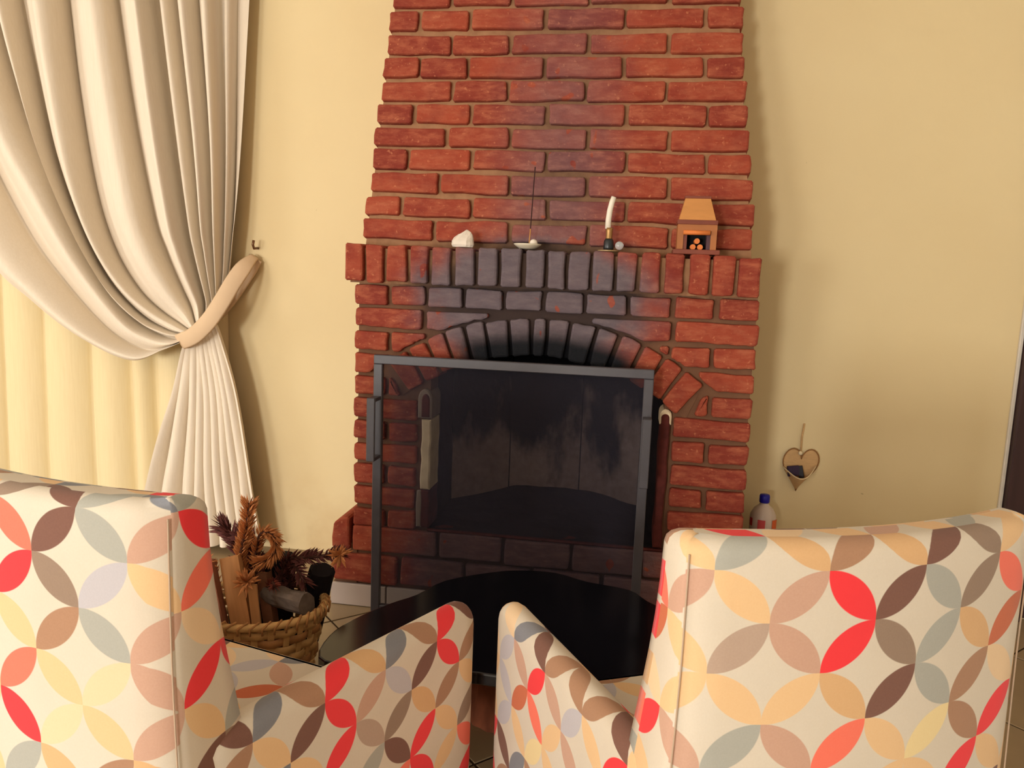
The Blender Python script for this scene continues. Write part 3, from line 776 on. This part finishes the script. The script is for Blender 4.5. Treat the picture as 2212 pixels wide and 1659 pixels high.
# ------------------------------------------------------------------ armchairs
CW = .53
def armchair(name, label, loc, rz, cell, bu, bv_, au, av, arm_side, CH, ustr, flare, L):
    """local: +y faces forward, back's outer face at y = 0, corners at x = -CW/2, CW/2"""
    root = tag(empty(name, loc, rz), label, 'armchair', 'matching petal-print armchairs before the fireplace')
    SAG = .045; n = 22
    def outer(x, z): return -SAG * (1 - (2 * x / CW) ** 2)
    def thick(z): return lerp(.125, .066, sstep(.30, CH, z))
    def ring(z, ins):
        pts = []; ln = []
        hw = CW / 2 + .012 * sstep(.62, .2, z) - ins
        T = thick(z); r = .010
        for i in range(n + 1):
            x = lerp(-hw, hw, i / n); e = 1 - abs(2 * i / n - 1)
            pts.append((x, outer(x, z) + ins + (r * (1 - min(1, e / .04)) ** 2 if e < .04 else 0), z))
        for i in range(1, 5):
            pts.append((hw + .004 * math.sin(math.pi * i / 5), outer(hw, z) + ins + (T - 2 * ins) * i / 5, z))
        for i in range(n + 1):
            x = lerp(hw, -hw, i / n)
            pts.append((x, outer(x, z) * .9 + T - ins, z))
        for i in range(4, 0, -1):
            pts.append((-hw - .004 * math.sin(math.pi * i / 5), outer(hw, z) + ins + (T - 2 * ins) * i / 5, z))
        return pts
    zs = [(.085, 0)] + [(lerp(.11, CH - .022, i / 12), 0) for i in range(13)] + [(CH - .022 + .022 * math.sin(R(a)), .022 * (1 - math.cos(R(a)))) for a in (20, 40, 60, 78, 90)]
    V = []; U = []; F = []
    for z, ins in zs:
        rg = ring(z, ins); acc = 0
        vv = z + ins * .8
        for i, q in enumerate(rg):
            if i: acc += math.dist(rg[i - 1], q)
            V.append(q)
            # u measured from the left seam of the outer panel, centred so the taper does not shear the print
            U.append(((acc if i > n else CW / 2 + q[0] * 1.02) / cell + bu, vv / cell + bv_))
    m = len(ring(.3, 0))
    for k in range(len(zs) - 1):
        for i in range(m): F.append((k * m + i, k * m + (i + 1) % m, (k + 1) * m + (i + 1) % m, (k + 1) * m + i))
    top = (len(zs) - 1) * m
    for i in range(n): F.append((top + i, top + i + 1, top + 2 * n + 4 - i, top + 2 * n + 5 - i))
    F.append((top + n,) + tuple(top + n + i for i in range(1, 6)))
    F.append((top,) + tuple(top + j for j in range(m - 4, m))[::-1] + (top + 2 * n + 5,)) if False else F.append((top + 2 * n + 5,) + tuple(top + j for j in range(m - 4, m)) + (top,))
    F.append(tuple(range(m))[::-1])
    for i in range(n + 1):      # top face: continue the print over the edge
        pass
    nloft = (len(zs) - 1) * m; us = cell * ustr
    def uvf(pi, vi):
        x, y, z = V[vi]; k, i = divmod(vi, m); vv = (z + zs[k][1] * .8) / cell + bv_
        if pi >= nloft: return ((CW / 2 + x) / us + bu, (CH + .018 + y - outer(x, z)) / cell + bv_)
        f = pi % m
        if f < n: return ((CW / 2 + x) / us + bu, vv)
        if f < n + 5: return (CW / us + (y - .0) / cell + bu, vv)
        if f < 2 * n + 6: return ((CW / 2 + x) / us + bu + 3, vv)
        return (bu - y / cell, vv)
    seam = mesh_obj('backrest', V, F, FABRIC, root, True, uvf)
    # piping along the two rear seams
    for sx in (-1, 1):
        pts = [(sx * (CW / 2 + .012 * sstep(.62, .2, z) - .001), .006, z) for z in [lerp(.1, CH - .02, i / 16) for i in range(17)]]
        MB().tube(pts, .0012, 6).build('seam', SEAM, seam, True)
    # arms
    TH = .052
    for sx in (-1, 1):
        th0 = sx * R(flare)
        ax = Vector((math.sin(th0), math.cos(th0))); nx = Vector((math.cos(th0), -math.sin(th0))) * sx   # outward normal
        st_ = Vector((sx * (CW / 2 + .004), .03))
        rings = []; us = []
        rc = .045
        ss = [0, .06, .12, .18, .24, .30, .36, .42, .47, .50] + [L - rc + rc * math.sin(R(a)) for a in (0, 18, 36, 52, 66, 78, 86, 90)]
        for s in ss:
            zt_ = lerp(.430, .434, s / L)
            if s > L - rc:
                k = (s - (L - rc)) / rc; drop = rc * (1 - math.sqrt(max(0, 1 - k * k))); zt_ -= drop
                pin = .016 * (1 - math.sqrt(max(0, 1 - k * k)))
            else: pin = 0
            hr = TH / 2
            prof = []
            zb = zt_ - .026
            for z in (.085, .15, .22, .29, .35, zb): prof.append((0 - pin, min(z, zb - .001 * (6 - len(prof))) if z < zb else zb))
            for a in range(1, 8):
                aa = math.pi * a / 8; prof.append((-hr + (hr - pin) * math.cos(aa), zb + .026 * math.sin(aa)))
            for z in (zb, .35, .29, .22, .15, .085): prof.append((-TH + pin, min(z, zb)))
            base_ = st_ + ax * s
            rg = []; uu = []
            acc = .085
            for i, (o_, z) in enumerate(prof):
                if i: acc += math.dist(prof[i - 1], prof[i])
                q = base_ + nx * o_
                rg.append((q.x, q.y, z)); uu.append(((s / cell + au) if sx == arm_side and arm_side > 0 else ((L - s) / cell + au), (acc - .43) / cell + av + (0 if i < 30 else 0)))
            rings.append(rg); us.append(uu)
        m2 = len(rings[0]); V = [q for r in rings for q in r]; U2 = [q for r in us for q in r]; F = []
        for k in range(len(rings) - 1):
            for i in range(m2 - 1):
                q = (k * m2 + i, k * m2 + i + 1, (k + 1) * m2 + i + 1, (k + 1) * m2 + i)
                F.append(q if sx < 0 else q[::-1])
        e = tuple((len(rings) - 1) * m2 + i for i in range(m2)); F.append(e if sx < 0 else e[::-1])
        e = tuple(range(m2)); F.append(e[::-1] if sx < 0 else e)
        mesh_obj('arm', V, F, FABRIC, root, True, U2)
    # seat: frame below, cushion above
    pol = [(-.195, .08), (.195, .08), (.235, .43), (-.235, .43)]
    fr_ = MB().slab(pol, .085, .215, .006)
    fr_.build('seat_frame', FABRIC, root, False, uvs=lambda pi, vi: (fr_.v[vi][0] / cell + .3, (fr_.v[vi][2] + fr_.v[vi][1]) / cell + 8.2))
    pol = [(-.188, .10), (.188, .10), (.192, .12), (.23, .425), (.222, .437), (-.222, .437), (-.23, .425), (-.192, .12)]
    cu_ = MB().slab(pol, .215, .335, .022)
    cu_.build('seat_cushion', FABRIC, root, True, uvs=lambda pi, vi: (cu_.v[vi][0] / cell + .5, (cu_.v[vi][1] + cu_.v[vi][2] * .8) / cell + 7.6))
    for lx, ly in ((-.2, .05), (.2, .05), (-.22, .41), (.22, .41)):
        MB().lathe([(.014, 0), (.021, .06), (.022, .087)], (lx, ly, 0), 12).build('leg', DARKWOOD, root, True)
    return root
# chair with its rear corner by the basket; print aligned to what the photograph shows
a = R(-14.5); c = Vector((-.297, -1.385)); off = Vector((math.cos(a), math.sin(a))) * (CW / 2)
armchair('armchair', 'petal-print armchair by the tied curtain, its back toward the viewer', (c.x - off.x, c.y - off.y, 0), a, .0640,
         3 - (CW - .113) / (.064 * 1.04), 11 - .748 / .064, 2 - .09 / .064, 14.55, 1, .76, 1.04, 12, .595)
a = R(25.5); c = Vector((.318, -1.305)); off = Vector((math.cos(a), math.sin(a))) * (CW / 2)
armchair('armchair', 'petal-print armchair angled in front of the bare wall and plastic bottle', (c.x + off.x, c.y + off.y, 0), a, .0645,
         1 - .027 / (.0645 * 1.06), 5 - .711 / .0645, 2 - .10 / .0645, 18.55, -1, .746, 1.06, 6.5, .56)

# ------------------------------------------------------------------ coffee table: dark top on a tree stump
tbl = tag(empty('coffee_table', (-.02, -.5, 0)), 'low coffee table with irregular black top on a rough log base', 'coffee table')
OUT = [(-.355, -.793), (-.28, -.815), (-.15, -.80), (-.028, -.784), (.13, -.80), (.27, -.79), (.325, -.72), (.372, -.62), (.392, -.50), (.378, -.417), (.314, -.352), (.268, -.291), (.161, -.265), (.072, -.224), (-.02, -.23), (-.097, -.264), (-.202, -.349), (-.247, -.449), (-.296, -.516), (-.35, -.618), (-.370, -.70)]
sm_ = []
for i in range(len(OUT)):
    a, b, c, d = OUT[i - 1], OUT[i], OUT[(i + 1) % len(OUT)], OUT[(i + 2) % len(OUT)]
    for u in (0, .33, .67):
        sm_.append(tuple(.5 * (2 * b[k] + (c[k] - a[k]) * u + (2 * a[k] - 5 * b[k] + 4 * c[k] - d[k]) * u * u + (3 * b[k] - a[k] - 3 * c[k] + d[k]) * u ** 3) - (-.02, -.5)[k] for k in range(2)))
MB().slab(sm_, .235, .262, .004).build('table_top', BLACK_TOP, tbl)
sv = []; sf = []; ns = 40; nz_ = 14
for j in range(nz_ + 1):
    z = .235 * j / nz_
    for i in range(ns):
        t_ = 2 * math.pi * i / ns; d = Vector((math.cos(t_), math.sin(t_), 0))
        r = .115 * (1 + .16 * mnoise.noise(d * 1.6 + Vector((3, 1, z * 3))) + .07 * mnoise.noise(d * 6 + Vector((0, 0, z * 7))) + .035 * mnoise.noise(d * 16 + Vector((5, 0, z * 12))) - .12 * math.sin(math.pi * j / nz_) + .05 * (1 - j / nz_))
        sv.append((d.x * r, d.y * r + .06, z))
for j in range(nz_):
    for i in range(ns): sf.append((j * ns + i, j * ns + (i + 1) % ns, (j + 1) * ns + (i + 1) % ns, (j + 1) * ns + i))
sf += [tuple(range(ns))[::-1], tuple(nz_ * ns + i for i in range(ns))]
stm = simple('log_wood', rgb(150, 84, 56), .9, .15, 0, .6, 16, 1.0, (1, 1, .5))
mesh_obj('log_base', sv, sf, stm, tbl, False)

# ------------------------------------------------------------------ basket with firewood and dry branches
BX, BY = -.655, -.47
bk = tag(empty('wicker_basket', (BX, BY, 0)), 'woven split-cane basket of firewood beside the fireplace', 'basket')
def bell(t, z): k = lerp(.80, 1.0, z / .215); return (.170 * k * math.cos(t), .140 * k * math.sin(t))
bb = MB().slab([bell(2 * math.pi * i / 32, 0) for i in range(32)], 0.0, .010); bb.build('basket_base', BASKET_D, bk)
NST = 26
for i in range(NST):
    t0 = 2 * math.pi * i / NST; hw = .0075 / .155
    v = []
    for z in (.004, .07, .14, .205):
        for tt, k in ((t0 - hw, 1.0), (t0 + hw, 1.0), (t0 + hw, .985), (t0 - hw, .985)):
            p = bell(tt, z); v.append((p[0] * k, p[1] * k, z))
    f = [(j * 4 + q, j * 4 + (q + 1) % 4, j * 4 + 4 + (q + 1) % 4, j * 4 + 4 + q) for j in range(3) for q in range(4)] + [(3, 2, 1, 0), (12, 13, 14, 15)]
    mesh_obj('stake', v, f, BASKET, bk)
zrow = [.016, .040, .064, .088, .112, .136, .160, .182]
for r_, z in enumerate(zrow):
    v = []; f = []; nw = NST * 4; hgt = .0095
    for i in range(nw):
        t0 = 2 * math.pi * i / nw; w = .0045 * math.cos(NST / 2 * t0 + (math.pi if r_ % 2 else 0)); wz = .003 * mnoise.noise(Vector((math.cos(t0) * 2, math.sin(t0) * 2, r_)))
        for dz, dr in ((-hgt, .0012), (hgt, .0012), (hgt, -.0012), (-hgt, -.0012)):
            p = bell(t0, z); k = 1 + (w + dr) / .155; v.append((p[0] * k, p[1] * k, z + dz + wz))
    for i in range(nw):
        for q in range(4): f.append((i * 4 + q, ((i + 1) % nw) * 4 + q, ((i + 1) % nw) * 4 + (q + 1) % 4, i * 4 + (q + 1) % 4))
    mesh_obj('weaver', v, f, BASKET if r_ % 3 else BASKET_D, bk, True)
rp = []
for i in range(49):
    t0 = 2 * math.pi * i / 48; p = bell(t0, .215); rp.append((p[0], p[1], .205 + .006 * mnoise.noise(Vector((t0, 0, 0)))))
MB().tube(rp, .010, 8, False).build('rim', BASKET, bk, True)
lash = MB()
for i in range(40):
    t0 = 2 * math.pi * i / 40; p = bell(t0, .215); p2 = bell(t0 + .12, .215)
    lash.tube([(p[0] * 1.07, p[1] * 1.07, .190), (p[0] * 1.085, p[1] * 1.085, .207), (p2[0], p2[1], .2185), (p2[0] * .93, p2[1] * .93, .204)], .0028, 5)
tag(lash.build('rim_lashing', BASKET_D, bk, True), kind='stuff')
def plank(name, label, p0, p1, w, th, rot, mat, cat='firewood'):
    p0, p1 = Vector(p0), Vector(p1); d = (p1 - p0); L = d.length; d.normalize()
    m = MB()
    pl = []
    v = []; f = []; prof = [(-w / 2, -th / 2), (w / 2 * .9, -th / 2 * 1.1), (w / 2, th / 2 * .8), (w * .1, th / 2 * 1.15), (-w / 2 * .95, th / 2)] if 'log' not in name else [(w / 2 * math.cos(2 * math.pi * q / 14), th / 2 * math.sin(2 * math.pi * q / 14)) for q in range(14)]
    n = len(prof); ns_ = 7
    for j in range(ns_):
        z = L * j / (ns_ - 1)
        for i, (x, y) in enumerate(prof):
            k = 1 + (.16 if n > 6 else .10) * mnoise.noise(Vector((i * (1.3 if n > 6 else 3.1) + p0.x * 40, j * .9, p0.z * 30)))
            v.append((x * k, y * k, z + (.006 * mnoise.noise(Vector((i * 7.7, j, p0.x * 50))) if j in (0, ns_ - 1) else 0)))
    for j in range(ns_ - 1):
        for i in range(n): f.append((j * n + i, j * n + (i + 1) % n, (j + 1) * n + (i + 1) % n, (j + 1) * n + i))
    f += [tuple(range(n))[::-1], tuple((ns_ - 1) * n + i for i in range(n))]
    o = mesh_obj(name, v, f, mat, None)
    q = Vector((0, 0, 1)).rotation_difference(d)
    o.rotation_mode = 'QUATERNION'
    from mathutils import Quaternion
    o.rotation_quaternion = q @ Quaternion((0, 0, 1), rot); o.location = p0
    return tag(o, label, cat, 'firewood in the cane basket')
plank('firewood_stick', 'widest pale split pine stick leaning in the cane basket', (-.640, -.52, .02), (-.722, -.475, .322), .050, .022, .25, PINE)
plank('firewood_stick', 'narrow brown split stick leaning against the widest pale one', (-.690, -.53, .02), (-.766, -.505, .318), .034, .026, .1, simple('brown_split_wood', rgb(150, 92, 66), .8, .2, 0, .35, 14, .4, (3, 3, .25)))
plank('firewood_stick', 'short pale splinter standing behind the lashed basket rim', (-.612, -.52, .02), (-.650, -.50, .262), .022, .014, .4, PINE)
plank('firewood_stick', 'short dark brown stick topped by a dry tuft', (-.590, -.48, .02), (-.650, -.44, .275), .030, .026, .0, simple('brown_bark_wood', rgb(128, 84, 60), .9, .1, 0, .4, 20, .6))
plank('firewood_log', 'grey weathered log piece lying across the basket', (-.66, -.43, .215), (-.515, -.485, .222), .062, .052, .3, GREYBARK)
plank('firewood_log', 'dark charred log at the far rim of the basket', (-.575, -.35, .06), (-.515, -.39, .275), .065, .06, .3, CHAR)
plank('firewood_log', 'black charred log upright behind the pale pine sticks', (-.715, -.42, .05), (-.745, -.38, .27), .075, .07, .6, CHAR)
plank('firewood_log', 'black charred log between the curled dry branches', (-.65, -.37, .05), (-.655, -.34, .285), .08, .07, .2, CHAR)
def branch(name, label, pts, rad, leaf, dens, mat, tuft=None):
    r_ = tag(empty(name, pts[0]), label, 'dry branch', 'dry needle-leaved branches in the basket')
    P = []
    for i in range(len(pts) - 1):
        for k in range(6):
            u = k / 6; a, b, c, d = pts[max(i - 1, 0)], pts[i], pts[i + 1], pts[min(i + 2, len(pts) - 1)]
            P.append(Vector([.5 * (2 * b[q] + (c[q] - a[q]) * u + (2 * a[q] - 5 * b[q] + 4 * c[q] - d[q]) * u * u + (3 * b[q] - a[q] - 3 * c[q] + d[q]) * u ** 3) for q in range(3)]))
    P.append(Vector(pts[-1])); o0 = Vector(pts[0]); P = [p - o0 for p in P]
    MB().tube(P, .0045, 6).build('stem', STEM, r_, True)
    m = MB(); rng = random.Random(hash(label) % 1000 if False else len(label) * 7 + int(abs(pts[0][0]) * 1000))
    tot = sum((P[i + 1] - P[i]).length for i in range(len(P) - 1)); cnt = int(tot * dens)
    for q in range(cnt):
        f = rng.random() * (len(P) - 1.001); i = int(f); p = P[i].lerp(P[i + 1], f - i); tn = (P[i + 1] - P[i]).normalized()
        a = Vector((rng.gauss(0, 1), rng.gauss(0, 1), rng.gauss(0, 1))); rad_ = (a - tn * a.dot(tn)).normalized()
        d = (rad_ * .8 + tn * .75).normalized(); L = leaf * rng.uniform(.7, 1.2); sd = d.cross(rad_.cross(tn) + Vector((.01, 0, 0))).normalized() * L * .085; up = d.cross(sd).normalized() * L * .06
        b0 = p + rad_ * .003
        tip = b0 + d * L + rad_ * L * -.10
        mid = b0 + d * L * .45
        m.add([b0 - sd * .5, mid + sd, mid - sd, mid + up, tip, b0 + sd * .5], [(0, 2, 3), (5, 3, 1), (0, 3, 5), (2, 4, 3), (3, 4, 1), (0, 5, 1, 2), (2, 1, 4)])
    for (tp, td, tl, tn_) in (tuft or []):
        tp = Vector(tp) - o0; td = Vector(td).normalized()
        for q in range(tn_):
            a = Vector((rng.gauss(0, 1), rng.gauss(0, 1), rng.gauss(0, 1))).normalized(); d = (td * .75 + a * .8).normalized()
            sd = d.cross(a).normalized() * tl * .10; mid = tp + d * tl * .5; tip = tp + d * tl
            up = d.cross(sd).normalized() * tl * .04
            m.add([tp, mid + sd, mid - sd, mid + up, tip], [(0, 2, 3), (0, 3, 1), (2, 4, 3), (3, 4, 1), (0, 1, 4, 2)])
    tag(m.build('leaves', mat, r_), kind='stuff')
    return r_
branch('dry_branch', 'upright orange dry branch rising above the basket before the curtain', [(-.70, -.45, .12), (-.708, -.45, .30), (-.692, -.45, .385), (-.683, -.45, .455)], .005, .030, 1500, DRYLEAF)
branch('dry_branch', 'orange dry branch curled into a loop over the basket', [(-.665, -.44, .20), (-.672, -.44, .31), (-.655, -.445, .375), (-.625, -.45, .380), (-.612, -.45, .35), (-.628, -.455, .318), (-.66, -.46, .305)], .005, .028, 1400, DRYLEAF)
branch('dry_branch', 'long maroon dry branch reaching toward the brick base with an orange tip', [(-.62, -.42, .22), (-.60, -.42, .30), (-.55, -.42, .315), (-.49, -.43, .33), (-.445, -.44, .345)], .005, .030, 1100, DARKLEAF)
branch('dry_branch', 'short orange tufted twig at the long branch end', [(-.470, -.44, .338), (-.452, -.45, .345), (-.440, -.46, .348)], .004, .024, 500, DRYLEAF, [((-.440, -.46, .346), (.2, -.8, .1), .036, 26)])
branch('dry_branch', 'star-shaped dry tuft above the pale pine sticks', [(-.765, -.46, .20), (-.772, -.47, .29), (-.776, -.50, .312)], .004, .024, 500, DRYLEAF, [((-.776, -.505, .312), (.1, -.7, .4), .040, 34)])
branch('dry_branch', 'star-shaped dry tuft over the short dark stick', [(-.650, -.44, .20), (-.662, -.46, .258), (-.666, -.49, .272)], .004, .024, 500, DRYLEAF, [((-.667, -.495, .268), (.1, -.7, .4), .042, 34)])
branch('dry_branch', 'reddish dry sprig lying on the grey log', [(-.63, -.45, .24), (-.612, -.47, .262), (-.598, -.49, .262)], .004, .022, 1500, simple('dry_red_leaves', rgb(150, 72, 56), .7, .2, 0, .4, 60))
branch('dry_branch', 'maroon dry branch bending over the basket rim by the charred log', [(-.60, -.40, .22), (-.585, -.42, .285), (-.56, -.44, .290), (-.53, -.46, .265)], .005, .030, 1200, DARKLEAF)

branch('dry_branch', 'dark bushy dry branch at the basket edge beneath the curtain hem', [(-.70, -.40, .18), (-.735, -.38, .27), (-.775, -.37, .335), (-.81, -.36, .355)], .005, .040, 1500, DARKLEAF)
branch('dry_branch', 'dark dry branch between the orange loop and the pine sticks', [(-.68, -.40, .18), (-.70, -.39, .27), (-.715, -.385, .325), (-.745, -.38, .345)], .005, .040, 1500, DARKLEAF)

# ------------------------------------------------------------------ heart-shaped wall pocket
STRAW = simple('woven_straw', rgb(214, 172, 120), .75, .2, 0, .15, 60, .25, (1, 1, 4)); STRAW_D = simple('straw_edge', rgb(158, 112, 66), .75, .2, 0, .2, 50)
hp = tag(empty('wall_pocket', (.803, WY, .372)), 'heart-shaped straw pocket hanging on the bare wall', 'wall pocket')
def heart(t):    # outline parameter, tip at the bottom
    x = 16 * math.sin(t) ** 3; z = 13 * math.cos(t) - 5 * math.cos(2 * t) - 2 * math.cos(3 * t) - math.cos(4 * t)
    return (x / 32 * .112, (z + 17) / 29 * .142)
hpl = [heart(2 * math.pi * i / 48) for i in range(48)][::-1]
hpl = [(x + .012 * (z / .14), z) for x, z in hpl]
MB().prism(hpl, -.008, -.003).build('back_panel', STRAW, hp)
rim = MB().tube([(x, -.008, z) for x, z in hpl] + [(hpl[0][0], -.008, hpl[0][1])], .0022, 6, False); rim.build('edge_binding', STRAW_D, hp, True)
pv = []; pf = []; nu, nv = 16, 8
for j in range(nv + 1):
    k = j / nv
    for i in range(nu + 1):
        a_ = i / nu; xx = lerp(-.047, .057, a_) ; s_ = math.sin(math.pi * a_)
        zl = .077 - .030 * s_ + .01 * a_; yl = -.010 - .055 * s_
        pv.append((xx * k + 0.0, lerp(-.006, yl, k), zl * k + .002))
for j in range(nv):
    for i in range(nu): pf.append((j * (nu + 1) + i, j * (nu + 1) + i + 1, (j + 1) * (nu + 1) + i + 1, (j + 1) * (nu + 1) + i))
mesh_obj('front_pocket', pv, pf, STRAW, hp, True)
MB().tube([pv[nv * (nu + 1) + i] for i in range(nu + 1)], .0022, 6).build('pocket_rim', simple('pale_straw_rim', rgb(232, 204, 160), .7), hp, True)
MB().tube([(.006, -.006, .118), (.005, -.006, .18), (.010, -.003, .226)], .0030, 6).build('hanging_cord', STRAW, hp, True)
MB().sphere((.004, -.011, .128), .007).build('bead', simple('pale_bead', rgb(240, 220, 180), .5), hp, True)
DKP = simple('dark_packet_print', rgb(52, 34, 62), .5, .3); 
o = MB().box(-.019, .019, -.005, .005, 0, .034, .001).build('packet', DKP); o.location = (.790, WY - .022, .424); o.rotation_euler = (R(-8), R(-6), R(12)); tag(o, 'dark purple packet tucked in the straw pocket', 'packet')
o = MB().box(-.008, .008, -.005, .005, 0, .040, .001).build('packet', simple('black_packet', rgb(26, 16, 24), .5)); o.location = (.816, WY - .022, .420); o.rotation_euler = (R(-8), R(-14), R(-14)); tag(o, 'narrow black packet tucked in the straw pocket', 'packet')

# ------------------------------------------------------------------ plastic bottle
bt = tag(empty('plastic_bottle', (.693, .335, 0)), 'cloudy plastic bottle with blue cap standing against the wall', 'bottle')
t = NT('cloudy_plastic'); t.out(rgb(206, 186, 170), .3, .4); t.b.inputs['Transmission Weight'].default_value = .0
MB().lathe([(.034, 0), (.038, .006), (.038, .20), (.036, .215), (.041, .235), (.042, .285), (.040, .305), (.030, .325), (.017, .336), (.013, .342), (.013, .350)], n=28).build('body', t.m, bt, True)
MB().lathe([(.0155, .345), (.0165, .348), (.0165, .366), (.0145, .371)], n=20).build('cap', simple('blue_cap', rgb(28, 20, 150), .4, .4), bt, True)
PINK = simple('pink_print', rgb(214, 84, 84), .5)
for ang_, w_, z0_, z1_, c_ in ((-105, 16, .262, .296, PINK), (-158, 10, .270, .296, simple('red_print', rgb(190, 40, 46), .5)), (-35, 22, .262, .296, simple('orange_print', rgb(222, 100, 50), .5))):
    v = []; f = []
    for i in range(7):
        aa = R(ang_ + w_ * (i / 6 - .5) * 2)
        for z in (z0_, z1_): v.append((.0428 * math.cos(aa), .0428 * math.sin(aa), z))
    for i in range(6): f.append((i * 2, i * 2 + 2, i * 2 + 3, i * 2 + 1))
    mesh_obj('printed_mark', v, f, c_, bt)
